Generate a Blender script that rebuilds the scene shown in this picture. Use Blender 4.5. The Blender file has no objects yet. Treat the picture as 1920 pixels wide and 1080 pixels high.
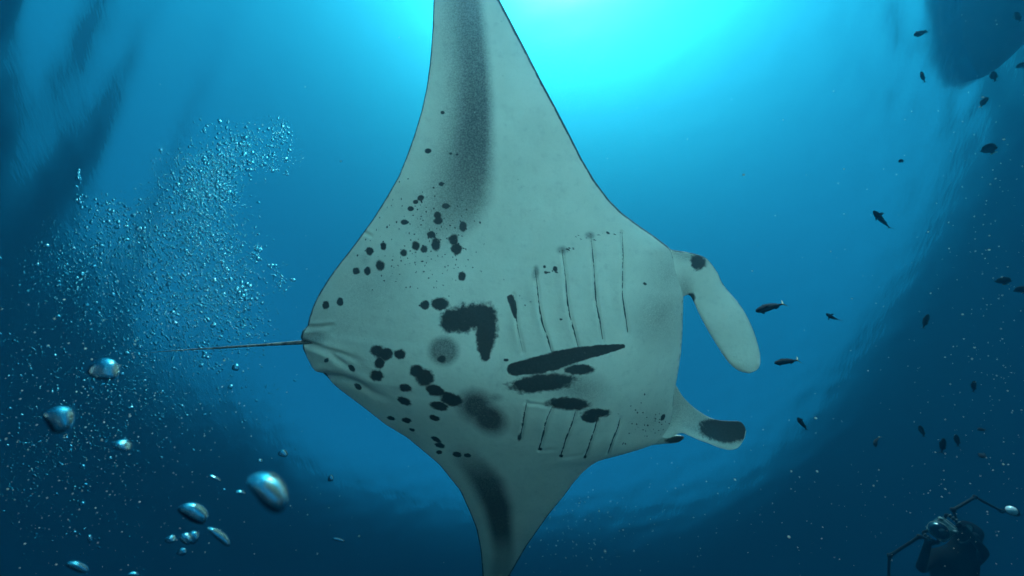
import bpy, bmesh, math, random
import numpy as np
from mathutils import Vector, Matrix

# ------------------------------------------------------------------ camera, sky, sun, exposure
sc = bpy.context.scene
COL = sc.collection
F = 700.0                        # focal length in pixels of the 1920 px wide photograph
TILT = math.radians(17)          # the camera looks up, 17 degrees off the zenith
CAMZ = 0.5                       # just above the unseen reef top added for bounce light
DEPTH = 8.0                      # water above the camera
SURF = CAMZ + DEPTH

cam = bpy.data.cameras.new('camera')
cam.sensor_width = 36
cam.lens = 36 * F / 1920
cam.clip_start, cam.clip_end = 0.02, 1000
cam.dof.use_dof = True
cam.dof.focus_distance = 1.9
cam.dof.aperture_fstop = 2.2
camo = bpy.data.objects.new('camera', cam)
COL.objects.link(camo)
camo.location = (0, 0, CAMZ)
camo.rotation_euler = (math.pi - TILT, 0, 0)
sc.camera = camo

SUN_EL, SUN_AZ = math.radians(45), math.atan2(-370, 70)
SUN_DIR = Vector((math.cos(SUN_EL) * math.cos(SUN_AZ), math.cos(SUN_EL) * math.sin(SUN_AZ), math.sin(SUN_EL)))
world = bpy.data.worlds.new('World')
sc.world = world
world.use_nodes = True
wn = world.node_tree
sky = wn.nodes.new('ShaderNodeTexSky')
sky.sky_type = 'NISHITA'
sky.sun_disc = False
sky.sun_elevation = SUN_EL
sky.sun_rotation = math.pi / 2 - SUN_AZ
sky.dust_density = 5
sky.air_density = .52
sky.ozone_density = 3
tint = wn.nodes.new('ShaderNodeMix')
tint.data_type = 'RGBA'
tint.blend_type = 'MULTIPLY'
tint.inputs[0].default_value = 1
tint.inputs[7].default_value = (0.07, 0.96, 1.0, 1)
wn.links.new(sky.outputs[0], tint.inputs[6])
wn.links.new(tint.outputs[2], wn.nodes['Background'].inputs[0])
wn.nodes['Background'].inputs[1].default_value = 0.15
sun = bpy.data.lights.new('sun', 'SUN')
sun.energy = 5
sun.angle = math.radians(0.5)
sun.color = (1, .95, .88)
suno = bpy.data.objects.new('sun', sun)
COL.objects.link(suno)
suno.rotation_euler = SUN_DIR.to_track_quat('Z', 'Y').to_euler()

sc.view_settings.view_transform = 'Standard'
sc.view_settings.look = 'None'
sc.view_settings.exposure = 1.22
sc.view_settings.gamma = 1
cy = sc.cycles
cy.use_denoising = True
cy.max_bounces = 12
cy.transmission_bounces = 10
cy.volume_bounces = 1
cy.transparent_max_bounces = 16
cy.sample_clamp_indirect = 4
cy.caustics_refractive = True

# ------------------------------------------------------------------ helpers
rng = np.random.default_rng(11)
random.seed(5)
CT, ST = math.cos(TILT), math.sin(TILT)
AX = np.array([0, ST, CT])        # viewing axis
UP = np.array([0, -CT, ST])       # image up
CAM = np.array([0, 0, CAMZ])


def ray(px, py):
    """direction of a photo pixel, unit length along the viewing axis"""
    u = (np.asarray(px, float) - 960) / F
    v = (540 - np.asarray(py, float)) / F
    d = u[..., None] * np.array([1.0, 0, 0]) + v[..., None] * UP + AX
    return d


def at_height(px, py, h):
    """world point on the pixel's ray at h metres above the camera"""
    d = ray(px, py)
    return CAM + d * (np.asarray(h, float) / d[..., 2])[..., None]


def at_depth(px, py, z):
    """world point on the pixel's ray, z metres along the viewing axis"""
    return CAM + ray(px, py) * np.asarray(z, float)[..., None]


def project(p):
    q = np.asarray(p, float) - CAM
    z = q @ AX
    return 960 + F * q[..., 0] / z, 540 - F * (q @ UP) / z


def make_mesh(name, verts, faces, mat, smooth=True):
    """faces: list of index arrays (n,3) or (n,4)"""
    me = bpy.data.meshes.new(name)
    verts = np.asarray(verts, np.float32)
    faces = [np.asarray(f, np.int32) for f in faces]
    me.vertices.add(len(verts))
    me.vertices.foreach_set('co', verts.ravel())
    loops = np.concatenate([f.ravel() for f in faces])
    sizes = np.concatenate([np.full(len(f), f.shape[1]) for f in faces])
    me.loops.add(len(loops))
    me.loops.foreach_set('vertex_index', loops)
    me.polygons.add(len(sizes))
    me.polygons.foreach_set('loop_start', np.concatenate([[0], np.cumsum(sizes)[:-1]]).astype(np.int32))
    me.update(calc_edges=True)
    me.validate()
    if smooth:
        me.shade_smooth()
    if mat:
        me.materials.append(mat)
    return me


def link(name, me, parent=None):
    o = bpy.data.objects.new(name, me)
    COL.objects.link(o)
    if parent:
        o.parent = parent
    return o


def tag(o, label=None, cat=None, group=None, kind=None):
    if label:
        o['label'] = label
    if cat:
        o['category'] = cat
    if group:
        o['group'] = group
    if kind:
        o['kind'] = kind
    return o


def grid_faces(nr, nc, off=0, closed=False):
    idx = np.arange(nr * nc).reshape(nr, nc) + off
    if closed:
        idx = np.concatenate([idx, idx[:, :1]], 1)
    return np.stack([idx[:-1, :-1], idx[:-1, 1:], idx[1:, 1:], idx[1:, :-1]], -1).reshape(-1, 4)


def material(name, color=(.5, .5, .5), rough=.6, metal=0.0, spec=.5):
    m = bpy.data.materials.new(name)
    m.use_nodes = True
    b = m.node_tree.nodes['Principled BSDF']
    b.inputs['Base Color'].default_value = (*color, 1)
    b.inputs['Roughness'].default_value = rough
    b.inputs['Metallic'].default_value = metal
    b.inputs['Specular IOR Level'].default_value = spec
    return m


def nodes(m):
    t = m.node_tree
    return t, t.nodes['Principled BSDF'], (lambda k: t.nodes.new(k)), (lambda a, b: t.links.new(a, b))


def noise_tint(m, color_a, color_b, scale, bump=0.0, detail=6):
    """mottled base colour and fine relief"""
    t, b, N, L = nodes(m)
    tc = N('ShaderNodeTexCoord')
    n = N('ShaderNodeTexNoise')
    n.inputs['Scale'].default_value = scale
    n.inputs['Detail'].default_value = detail
    L(tc.outputs['Object'], n.inputs['Vector'])
    r = N('ShaderNodeValToRGB')
    r.color_ramp.elements[0].position = .3
    r.color_ramp.elements[1].position = .7
    r.color_ramp.elements[0].color = (*color_a, 1)
    r.color_ramp.elements[1].color = (*color_b, 1)
    L(n.outputs['Fac'], r.inputs[0])
    L(r.outputs[0], b.inputs['Base Color'])
    if bump:
        bp = N('ShaderNodeBump')
        bp.inputs['Strength'].default_value = bump
        L(n.outputs['Fac'], bp.inputs['Height'])
        L(bp.outputs[0], b.inputs['Normal'])
    return m


def tube(points, radii, seg=8, flat=1.0, cap=True):
    """swept tube: verts, faces"""
    P = np.asarray(points, float)
    R = np.asarray(radii, float)
    n = len(P)
    T = np.gradient(P, axis=0)
    T /= np.linalg.norm(T, axis=1)[:, None]
    ref = np.array([0, 0, 1.0]) if abs(T[0][2]) < .9 else np.array([1.0, 0, 0])
    V = []
    for i in range(n):
        a = np.cross(T[i], ref)
        a /= np.linalg.norm(a)
        b = np.cross(a, T[i])
        th = np.arange(seg) / seg * 2 * math.pi
        V.append(P[i] + R[i] * (np.cos(th)[:, None] * a + flat * np.sin(th)[:, None] * b))
    V = np.concatenate(V)
    F4 = grid_faces(n, seg, 0, True)
    return V, F4


def spline(pts, n):
    """Catmull-Rom through the points"""
    P = np.asarray(pts, float)
    m = len(P)
    Q = np.vstack([2 * P[0] - P[1], P, 2 * P[-1] - P[-2]])
    t = np.linspace(0, m - 1, n)
    i = np.minimum(t.astype(int), m - 2)
    f = (t - i)[:, None]
    p0, p1, p2, p3 = Q[i], Q[i + 1], Q[i + 2], Q[i + 3]
    return .5 * (2 * p1 + (p2 - p0) * f + (2 * p0 - 5 * p1 + 4 * p2 - p3) * f ** 2 + (3 * p1 - p0 - 3 * p2 + p3) * f ** 3)


def sstep(a, b, x):
    t = np.clip((x - a) / (b - a), 0, 1)
    return t * t * (3 - 2 * t)


# ------------------------------------------------------------------ the water surface (seen from below)
s = np.linspace(-1, 1, 521)
ax = 22 * s + 98 * np.sign(s) * np.abs(s) ** 7
GX, GY = np.meshgrid(ax, ax)
Z = np.zeros_like(GX)


def waves(n, lam0, lam1, th0, spread, slope, seed):
    r = np.random.default_rng(seed)
    out = np.zeros_like(GX)
    for _ in range(n):
        lam = math.exp(r.uniform(math.log(lam0), math.log(lam1)))
        th = th0 + r.normal(0, spread)
        k = 2 * math.pi / lam
        out += slope / math.sqrt(n) / k * np.sin(k * (GX * math.cos(th) + GY * math.sin(th)) + r.uniform(0, 6.3))
    return out


Z += waves(10, 4, 12, 0.3, .8, .03, 1)                 # low swell
Z += waves(24, .35, 1.2, 0.75, .7, .018, 2)              # wind ripples
group = np.exp(-(((GX + 10.0) / 5.0) ** 2 + ((GY + 3.0) / 4.5) ** 2))
Z += group * waves(6, 1.1, 2.4, 0.72, .14, .20, 6)       # a steeper set of waves rolling past
wash = np.exp(-(((GX - 8.0) / 2.0) ** 2 + ((GY + 2.2) / 2.0) ** 2))
Z += wash * waves(10, .4, 1.1, 2.3, .4, .05, 9)          # wash off the boat
Z *= np.exp(-(np.maximum(np.hypot(GX, GY) - 26, 0) / 20) ** 2)
n = len(ax)
gf = grid_faces(n, n)
m_water = bpy.data.materials.new('water')
m_water.use_nodes = True
t = m_water.node_tree
t.nodes.clear()
out = t.nodes.new('ShaderNodeOutputMaterial')
gl = t.nodes.new('ShaderNodeBsdfGlass')
gl.inputs['IOR'].default_value = 1.333
gl.inputs['Roughness'].default_value = 0.25
tc = t.nodes.new('ShaderNodeTexCoord')
nz = t.nodes.new('ShaderNodeTexNoise')
nz.inputs['Scale'].default_value = 5.0
nz.inputs['Detail'].default_value = 4
mp = t.nodes.new('ShaderNodeMapping')
mp.inputs['Rotation'].default_value = (0, 0, math.radians(40))
mp.inputs['Scale'].default_value = (2.2, .7, 1)
bp = t.nodes.new('ShaderNodeBump')
bp.inputs['Strength'].default_value = .10
bp.inputs['Distance'].default_value = .02
t.links.new(tc.outputs['Object'], mp.inputs[0])
t.links.new(mp.outputs[0], nz.inputs['Vector'])
t.links.new(nz.outputs['Fac'], bp.inputs['Height'])
t.links.new(bp.outputs[0], gl.inputs['Normal'])
t.links.new(gl.outputs[0], out.inputs[0])
water = link('water', make_mesh('water', np.stack([GX, GY, Z + SURF], -1).reshape(-1, 3), [gf], m_water))
water.visible_shadow = False       # water lets the sunlight through
tag(water, 'rippled underside of the sea surface with a bright round window of daylight', kind='structure')

# ------------------------------------------------------------------ unseen reef top, added and shaped to bounce light onto the belly
E = np.maximum(np.hypot((GX - 2) / 1.2, GY + 4.6) - 4.9, 0)
ZB = np.maximum(-1.6 * E * (1 - np.exp(-E)), -40)
ZB = ZB + .05 * np.sin(GX * 3.1 + 1.3 * np.sin(GY * 2.3)) * np.sin(GY * 2.7 + np.sin(GX * 1.9))
m_sand = noise_tint(material('sand', rough=.95), (.66, .60, .53), (.82, .76, .69), 6, .4)
bounce_seabed = link('bounce_seabed', make_mesh('bounce_seabed', np.stack([GX, GY, ZB], -1).reshape(-1, 3), [gf], m_sand))
tag(bounce_seabed, 'unseen pale sandy reef top added to bounce light up, dropping off into deep water', kind='structure')

# ------------------------------------------------------------------ the water body: one even volume
m_haze = bpy.data.materials.new('haze')
m_haze.use_nodes = True
t = m_haze.node_tree
t.nodes.clear()
out = t.nodes.new('ShaderNodeOutputMaterial')
v = t.nodes.new('ShaderNodeVolumePrincipled')
v.inputs['Color'].default_value = (.002, .036, .068, 1)
v.inputs['Absorption Color'].default_value = (.11, .38, .47, 1)
v.inputs['Density'].default_value = .2
v.inputs['Anisotropy'].default_value = .75
t.links.new(v.outputs[0], out.inputs[1])
bm = bmesh.new()
bmesh.ops.create_cube(bm, size=1)
for q in bm.verts:
    q.co.x *= 250
    q.co.y *= 250
    q.co.z = -42 if q.co.z < 0 else SURF + .75
me = bpy.data.meshes.new('haze')
bm.to_mesh(me)
bm.free()
me.materials.append(m_haze)
tag(link('haze', me), 'blue sea water that fades distant things', kind='stuff')

# ------------------------------------------------------------------ the manta ray
LEAD = [(-150, 822), (-135, 842), (-110, 866), (-80, 888), (-40, 913), (0, 937), (50, 963), (100, 989), (150, 1014), (200, 1041),
        (250, 1067), (300, 1092), (340, 1116), (375, 1142), (400, 1167), (425, 1201), (445, 1230), (465, 1256), (490, 1266), (520, 1275),
        (545, 1281), (575, 1280), (620, 1279), (660, 1276), (700, 1270), (725, 1265), (760, 1262), (790, 1258), (812, 1252), (822, 1242),
        (831, 1222), (840, 1192), (848, 1160), (856, 1133), (868, 1112), (883, 1094), (905, 1075), (929, 1058), (964, 1029), (1024, 987),
        (1080, 955), (1120, 934), (1160, 917), (1180, 909)]
TRAIL = [(-150, 820), (-120, 816), (-60, 813), (0, 813), (60, 811), (120, 806), (165, 800), (210, 790), (250, 778), (290, 764), (330, 748),
         (370, 725), (410, 700), (435, 682), (465, 660), (490, 640), (520, 618), (548, 600), (572, 588), (595, 580), (612, 577), (619, 567),
         (632, 565), (645, 568), (665, 573), (690, 586), (700, 607), (732, 640), (762, 680), (795, 722), (818, 760), (838, 785), (871, 824),
         (920, 863), (960, 881), (990, 893), (1030, 901), (1080, 905), (1130, 907), (1180, 908)]
NR, NCB, NCT = 640, 330, 48
rows = np.linspace(-150, 1180, NR)


def edge(tab):
    a = np.array(tab, float)
    x = np.interp(rows, a[:, 0], a[:, 1])
    k = np.array([1, 2, 3, 2, 1.0])
    k /= k.sum()
    y = np.convolve(np.pad(x, 2, 'edge'), k, 'valid')
    return y


xl, xr = edge(TRAIL), edge(LEAD)
xr = np.maximum(xr, xl + 1.0)
H0 = 1.55


def rim_height(py):
    py = np.asarray(py, float)
    up = .55 * np.clip((py - 800) / 380, 0, None) ** 1.7          # far wing sweeps up towards its tip
    up2 = .22 * np.clip((330 - py) / 480, 0, None) ** 1.7         # near wing rises a little
    return H0 + up + up2


hr = rim_height(rows)
Yrow = at_height(np.full(NR, 960.0), rows, hr)[:, 1]
ymid = at_height(np.array(960.0), np.array(655.0), np.array(H0))[1]
dy = Yrow - ymid
thick = .012 + .05 * np.exp(-(dy / 1.0) ** 2) + .165 * np.exp(-(dy / .48) ** 2)
tipf = np.clip(np.minimum(rows + 150, 1180 - rows) / 120, 0, 1) ** .6
thick *= tipf


def chord_pts(nc, side):
    c = np.linspace(0, 1, nc)
    c = .75 * c + .25 * (.5 - .5 * np.cos(math.pi * c))
    px = xl[:, None] * (1 - c) + xr[:, None] * c
    py = np.repeat(rows[:, None], nc, 1)
    base = at_height(px, py, np.repeat(hr[:, None], nc, 1))
    w = c ** 1.25
    shape = np.clip(4 * w * (1 - w), 0, 1) ** .62
    base[..., 2] += side * thick[:, None] * shape[None]
    return base


PB = chord_pts(NCB, -1.0)
PT = chord_pts(NCT, .95)


def seg_dist(px, py, poly):
    """distance in photo pixels to a polyline, and the position along it (0..1)"""
    P = np.asarray(poly, float)
    best = np.full(px.shape, 1e9)
    tt = np.zeros(px.shape)
    L = np.concatenate([[0], np.cumsum(np.linalg.norm(np.diff(P[:, :2], axis=0), axis=1))])
    for i in range(len(P) - 1):
        a, b = P[i, :2], P[i + 1, :2]
        d = b - a
        u = np.clip(((px - a[0]) * d[0] + (py - a[1]) * d[1]) / (d @ d), 0, 1)
        q = np.hypot(px - a[0] - u * d[0], py - a[1] - u * d[1])
        k = q < best
        best[k] = q[k]
        tt[k] = ((L[i] + u * (L[i + 1] - L[i])) / L[-1])[k]
    return best, tt


GILLS = [[(962, 553), (966, 580), (969, 605), (974, 630), (981, 662)],
         [(1003, 505), (1007, 535), (1010, 565), (1016, 602), (1026, 632), (1034, 659)],
         [(1054, 472), (1060, 520), (1063, 555), (1067, 586), (1076, 620), (1084, 650)],
         [(1108, 443), (1112, 485), (1115, 530), (1118, 568), (1125, 605), (1130, 636)],
         [(1167, 435), (1168, 480), (1167, 520), (1167, 555), (1173, 595), (1177, 623)],
         [(988, 754), (983, 775), (980, 795), (975, 822)],
         [(1036, 762), (1024, 788), (1018, 815), (1010, 844)],
         [(1079, 772), (1071, 797), (1061, 822), (1051, 856)],
         [(1121, 782), (1114, 806), (1105, 832), (1096, 858)],
         [(1163, 784), (1157, 804), (1148, 825), (1140, 850)]]
# folds of the pelvic fins and skin: polyline, width px, depth m
FOLDS = [([(577, 614), (600, 613), (630, 610)], 3.5, .012), ([(568, 640), (605, 652), (640, 664), (674, 679)], 4.5, .014),
         ([(606, 702), (640, 708), (668, 718), (700, 738), (740, 752)], 6, .012), ([(616, 662), (640, 678), (662, 698)], 5, .008),
         ([(574, 645), (620, 664), (650, 690)], 5, .004), ([(684, 436), (700, 446)], 3, .008),
         ([(985, 757), (1036, 762)], 2.5, .004), ([(1015, 845), (1060, 840)], 3, .003), ([(1060, 857), (1100, 852)], 3, .003)]

pbx, pby = project(PB)
for g in GILLS:
    d, tt = seg_dist(pbx, pby, g)
    PB[..., 2] += .009 * np.exp(-(d / 3.0) ** 2)
    ga = np.array(g, float)
    sx_ = pbx - np.interp(pby, ga[:, 1], ga[:, 0])
    PB[..., 2] -= .010 * np.exp(-(np.minimum(sx_, 0) / 16) ** 2) * (sx_ < 0) * np.sin(math.pi * np.clip(tt, 0, 1)) * (d < 60)
    # each gill flap stands a little proud beside its slit
    PB[..., 2] -= .004 * np.exp(-(d / 14) ** 2) * np.sin(math.pi * np.clip(tt, 0, 1))
for poly, w, dep in FOLDS:
    d, tt = seg_dist(pbx, pby, poly)
    PB[..., 2] += dep * np.exp(-(d / w) ** 2) * (1 - tt ** 3)
    PB[..., 2] -= .5 * dep * np.exp(-((d - 2.2 * w) / (1.4 * w)) ** 2) * (1 - tt ** 2)
# soft muscle relief along the disc
PB[..., 2] += .006 * np.sin(pbx / 47 + .6 * np.sin(pby / 60)) * np.exp(-((pby - 640) / 260) ** 2) * np.minimum(1, np.abs(PB[..., 2] - hr[:, None] - CAMZ) / .05)
PB[:, 0, 2] = PT[:, 0, 2]
PB[:, -1, 2] = PT[:, -1, 2]
pbx, pby = project(PB)


# --- pigment of the belly
def ell(px, py, cx, cy_, rx, ry, ang=0, soft=.35):
    a = math.radians(ang)
    dx, dy_ = px - cx, py - cy_
    u = (dx * math.cos(a) + dy_ * math.sin(a)) / rx
    w = (-dx * math.sin(a) + dy_ * math.cos(a)) / ry
    return np.clip(.5 + (1 - np.hypot(u, w)) / soft, 0, 1)


SPOTS = [(868, 424, 7, 10), (850, 449, 10, 10), (856, 467, 11, 11), (817, 458, 9, 13), (809, 440, 8, 7), (795, 467, 7, 7), (780, 461, 8, 9),
         (757, 474, 7, 7), (820, 404, 7, 7), (822, 414, 9, 7), (836, 386, 7, 5), (758, 417, 7, 5), (770, 391, 6, 5), (779, 379, 5, 4), (789, 371, 6, 5),
         (693, 471, 7, 8), (719, 462, 6, 8), (713, 498, 9, 10), (668, 508, 7, 7), (689, 508, 6, 8), (866, 518, 7.5, 9), (803, 283, 7, 5), (830, 211, 4, 3),
         (827, 345, 5, 4), (611, 572, 7, 8), (638, 566, 6, 8), (797, 572, 9, 9), (825, 570, 16, 12), (845, 288, 3, 2), (857, 290, 3, 2), (813, 352, 2, 2),
         (708, 659, 15, 12, 20), (724, 664, 13, 12), (711, 681, 10, 10), (750, 664, 11, 10), (706, 704, 13, 11, 15), (781, 696, 14, 12), (797, 708, 17, 16),
         (816, 732, 18, 11, 15), (846, 749, 21, 13, 15), (823, 761, 18, 8, 10), (760, 727, 12, 8, 10), (758, 752, 15, 7, 25), (815, 784, 10, 5, 15),
         (733, 784, 8, 4, 15), (762, 788, 9, 5, 15), (773, 806, 5, 3, 20), (818, 824, 10, 4, 25), (825, 835, 9, 5, 15), (824, 848, 6, 4), (857, 852, 9, 5, 15),
         (877, 854, 7, 4, 10), (660, 691, 8, 5, 50), (671, 725, 8, 5, 40), (612, 676, 4, 5, 40), (1015, 718, 66, 17, -6), (1085, 693, 28, 10, 0), (1066, 757, 42, 12, 3),
         (1117, 775, 26, 9, -3), (1106, 784, 17, 9, 10), (828, 673, 8, 7), (949, 675, 5, 3), (974, 820, 4, 8, 10), (1013, 842, 4, 3.5), (1052, 855, 4, 3), (1097, 856, 3, 3),
         (1041, 504, 4.5, 5), (1021, 500, 3, 3), (1023, 511, 3, 3), (1052, 599, 3, 2), (1209, 532, 4, 3, 30), (1243, 782, 7, 4, -60)]
for _ in range(240):   # fine freckles round the spot clusters
    SPOTS.append((float(rng.normal(800, 55)), float(rng.normal(455, 55)), float(rng.uniform(.7, 1.9)), float(rng.uniform(.7, 1.9))))
for _ in range(60):
    SPOTS.append((float(rng.normal(1220, 40)), float(rng.normal(790, 30)), float(rng.uniform(.7, 2.0)), float(rng.uniform(.7, 1.8))))
for cx, cy_ in ((1070, 469), (1040, 508), (1090, 450), (985, 566), (1145, 437)):
    for _ in range(9):
        SPOTS.append((float(rng.normal(cx, 12)), float(rng.normal(cy_, 4)), float(rng.uniform(.8, 2)), float(rng.uniform(.8, 2))))
CAPS = [([(962, 693), (1000, 686), (1040, 677), (1085, 664), (1130, 656), (1168, 649)], [12, 16, 18, 14, 10, 4], .4),
        ([(846, 602), (870, 597), (905, 592)], [22, 26, 25], .9), ([(908, 592), (913, 620), (910, 648), (910, 668)], [22, 21, 16, 10], .9),
        ([(957, 558), (962, 575), (967, 597)], [6, 7, 2], .8)]
GREY = [(832, 658, 27, 26, 0, .5, .78), (893, 762, 32, 27, 25, .9, .95), (916, 784, 34, 25, 35, .8, 1.0), (880, 745, 14, 10, 0, 1.0, .5), (926, 746, 14, 7, 0, 1.2, .5),
        (1085, 728, 44, 24, 10, 1.6, .5), (1004, 512, 6, 13, 8, .8, .55), (1054, 469, 9, 7, 0, .9, .55), (1106, 441, 8, 6, 0, .9, .55), (1308, 492, 16, 15, 0, .6, 1.0),
        (1240, 590, 36, 44, 20, 1.9, .42), (1250, 520, 30, 40, 0, 1.9, .32), (690, 545, 60, 50, 0, 1.9, .30), (640, 600, 60, 60, 0, 2.0, .26), (590, 631, 26, 13, 5, 1.0, .62),
        (684, 487, 10, 12, 0, 1.6, .35), (1225, 790, 40, 34, 0, 1.9, .25), (650, 690, 60, 40, 30, 2, .22)]


def pigment(px, py):
    spot = np.zeros(px.shape)
    for sp in SPOTS:
        cx, cy_, rx, ry = sp[:4]
        k = (np.abs(px - cx) < 2.2 * max(rx, ry) + 3) & (np.abs(py - cy_) < 2.2 * max(rx, ry) + 3)
        if k.any():
            soft = .75 if rx > 4 else 1.0
            spot[k] = np.maximum(spot[k], ell(px[k], py[k], cx, cy_, rx, ry, sp[4] if len(sp) > 4 else 0, soft))
    for poly, rad, soft in CAPS:
        d, tt = seg_dist(px, py, poly)
        Lp = np.concatenate([[0], np.cumsum(np.linalg.norm(np.diff(np.array(poly, float), axis=0), axis=1))])
        r = np.interp(tt, Lp / Lp[-1], rad)
        spot = np.maximum(spot, np.clip(.5 + (1 - d / r) / soft, 0, 1))
    grey = np.zeros(px.shape)
    for cx, cy_, rx, ry, an, soft, amt in GREY:
        grey = np.maximum(grey, amt * ell(px, py, cx, cy_, rx, ry, an, soft))
    # smoky band along the near wing: crisp towards the leading edge, feathered towards the trailing edge
    yy = [-150, 0, 60, 130, 200, 270, 330, 380, 420, 460, 500]
    rgt = np.interp(py, yy, [880, 897, 905, 912, 916, 916, 913, 905, 885, 850, 840])
    lft = np.interp(py, yy, [815, 812, 815, 822, 820, 808, 785, 755, 735, 740, 760])
    amt = np.interp(py, yy, [.6, .72, .8, .86, .92, .92, .84, .7, .5, .22, 0])
    u = (px - lft) / np.maximum(rgt - lft, 1)
    band = np.clip(.15 + .85 * sstep(-.05, .7, u), 0, 1) * sstep(-.25, .05, u) * (1 - sstep(.9, 1.2, u)) * amt
    # same on the far wing
    yy2 = [830, 860, 900, 950, 1000, 1040, 1090, 1180]
    cen = np.interp(py, yy2, [860, 880, 910, 932, 940, 945, 938, 915])
    wid = np.interp(py, yy2, [30, 36, 40, 34, 26, 24, 24, 16])
    am2 = np.interp(py, yy2, [0, .45, .9, 1, .95, .5, .4, .3])
    band2 = (1 - sstep(.35, 1.2, np.abs(px - cen) / wid)) * am2
    grey = np.maximum(grey, np.maximum(band, band2))
    return spot, grey


spB, grB = pigment(pbx, pby)
# dark margin round the disc
mar = np.minimum(pbx - xl[:, None], xr[:, None] - pbx)
jaw = sstep(455, 475, rows) * (1 - sstep(800, 825, rows))
lead_w = (np.interp(rows, [-150, 0, 300, 420, 470, 850, 1180], [8, 7, 5, 4.5, 3, 3, 5]))[:, None]
mgn = 1 - sstep(.35, 1.3, np.minimum((xr[:, None] - pbx) / lead_w, (pbx - xl[:, None]) / 2.6))
spB = np.maximum(spB, mgn * np.where(pbx > (xl + xr)[:, None] / 2, 1 - .6 * jaw[:, None], .9))

VERTS, FACES, SPOT, SHADE = [], [], [], []
VERTS.append(PB.reshape(-1, 3))
SPOT.append(spB.ravel())
SHADE.append(grB.ravel())
FACES.append(grid_faces(NR, NCB))
off = NR * NCB
VERTS.append(PT[:, 1:-1].reshape(-1, 3))
SPOT.append(np.ones(NR * (NCT - 2)))
SHADE.append(np.ones(NR * (NCT - 2)))
idx = np.zeros((NR, NCT), int)
idx[:, 1:-1] = np.arange(NR * (NCT - 2)).reshape(NR, -1) + off
idx[:, 0] = np.arange(NR) * NCB
idx[:, -1] = np.arange(NR) * NCB + NCB - 1
FACES.append(np.stack([idx[:-1, :-1], idx[1:, :-1], idx[1:, 1:], idx[:-1, 1:]], -1).reshape(-1, 4))
off += NR * (NCT - 2)


def paddle(L, R, hL, hR, thick_m, camber, spot_fn, ns=60, nc=36):
    """a fleshy paddle between two edges given as photo points with heights above the camera"""
    global off
    l2, r2 = spline(L, ns), spline(R, ns)
    tt = np.linspace(0, 1, ns)
    h1 = np.interp(tt, np.linspace(0, 1, len(hL)), hL)
    h2 = np.interp(tt, np.linspace(0, 1, len(hR)), hR)
    a = at_height(l2[:, 0], l2[:, 1], h1)
    b = at_height(r2[:, 0], r2[:, 1], h2)
    th = np.linspace(0, 2 * math.pi, nc, endpoint=False)
    c = .5 - .5 * np.cos(th)
    mid = a[:, None] * (1 - c[None, :, None]) + b[:, None] * c[None, :, None]
    across = b - a
    along = np.gradient((a + b) / 2, axis=0)
    nrm = np.cross(along, across)
    nrm /= np.linalg.norm(nrm, axis=1)[:, None] + 1e-9
    nrm *= np.where(nrm[:, 2] > 0, -1, 1)[:, None]         # towards the camera side
    width = np.linalg.norm(across, axis=1)
    tprof = thick_m * np.clip(width / width.max(), .05, 1) ** .7
    V = mid + nrm[:, None] * (np.sin(th)[None, :, None] * tprof[:, None, None] + (camber * width)[:, None, None] * (4 * c * (1 - c))[None, :, None])
    px, py = project(V)
    sp, gr = spot_fn(px, py, np.sin(th)[None] + 0 * px, c[None] + 0 * px, tt[:, None] + 0 * px)
    VERTS.append(V.reshape(-1, 3))
    SPOT.append(sp.ravel())
    SHADE.append(gr.ravel())
    f = grid_faces(ns, nc, off, True)
    cap = np.array([[off + (ns - 1) * nc + k, off + (ns - 1) * nc + k + 1, off + (ns - 1) * nc + nc - 2 - k, off + (ns - 1) * nc + nc - 1 - k] for k in range(0, nc // 2 - 1)])
    FACES.append(f)
    FACES.append(cap)
    off += ns * nc


def fin_near(px, py, side, c, t_):
    sp = ell(px, py, 1309, 491, 15, 14, 0, .7)
    sp = np.maximum(sp, .85 * (1 - sstep(0.0, .05, c)) * (1 - .4 * t_))
    sp = np.maximum(sp, ell(px, py, 1294, 560, 9, 12, 30, .8))
    sp = np.maximum(sp, np.where(side < -.15, 1, 0))
    gr = np.maximum(.5 * ell(px, py, 1300, 478, 45, 12, 10, 1.2), .35 * (1 - sstep(0, .12, c)))
    gr = np.maximum(gr, .35 * ell(px, py, 1280, 540, 16, 22, 0, 1.2))
    return sp, gr


paddle([(1225, 452), (1256, 467), (1290, 473), (1322, 483), (1343, 508), (1356, 534), (1388, 573), (1408, 610), (1420, 645), (1425, 674), (1420, 691), (1405, 699)],
       [(1235, 560), (1262, 563), (1280, 556), (1291, 553), (1299, 562), (1310, 586), (1325, 615), (1343, 645), (1360, 671), (1374, 687), (1388, 696), (1402, 699.5)],
       [1.56, 1.56, 1.55, 1.52, 1.48, 1.46], [1.55, 1.55, 1.52, 1.48, 1.45, 1.45], .028, .03, fin_near)


def fin_far(px, py, side, c, t_):
    sp = ell(px, py, 1360, 806, 43, 20, 4, 1.0)
    sp = np.maximum(sp, (1 - sstep(.0, .1, c)) * sstep(.45, .6, t_))
    sp = np.clip(1.5 * sp, 0, 1.3) * (1 - sstep(.9, .98, c)) * (1 - .9 * sstep(.97, 1, t_))
    sp = np.maximum(sp, np.where(side < -.15, 1, 0))
    gr = np.maximum(.45 * ell(px, py, 1268, 770, 14, 40, 10, 1.2), .15 + .25 * (1 - sstep(.7, .95, c)))
    return sp, gr


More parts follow.
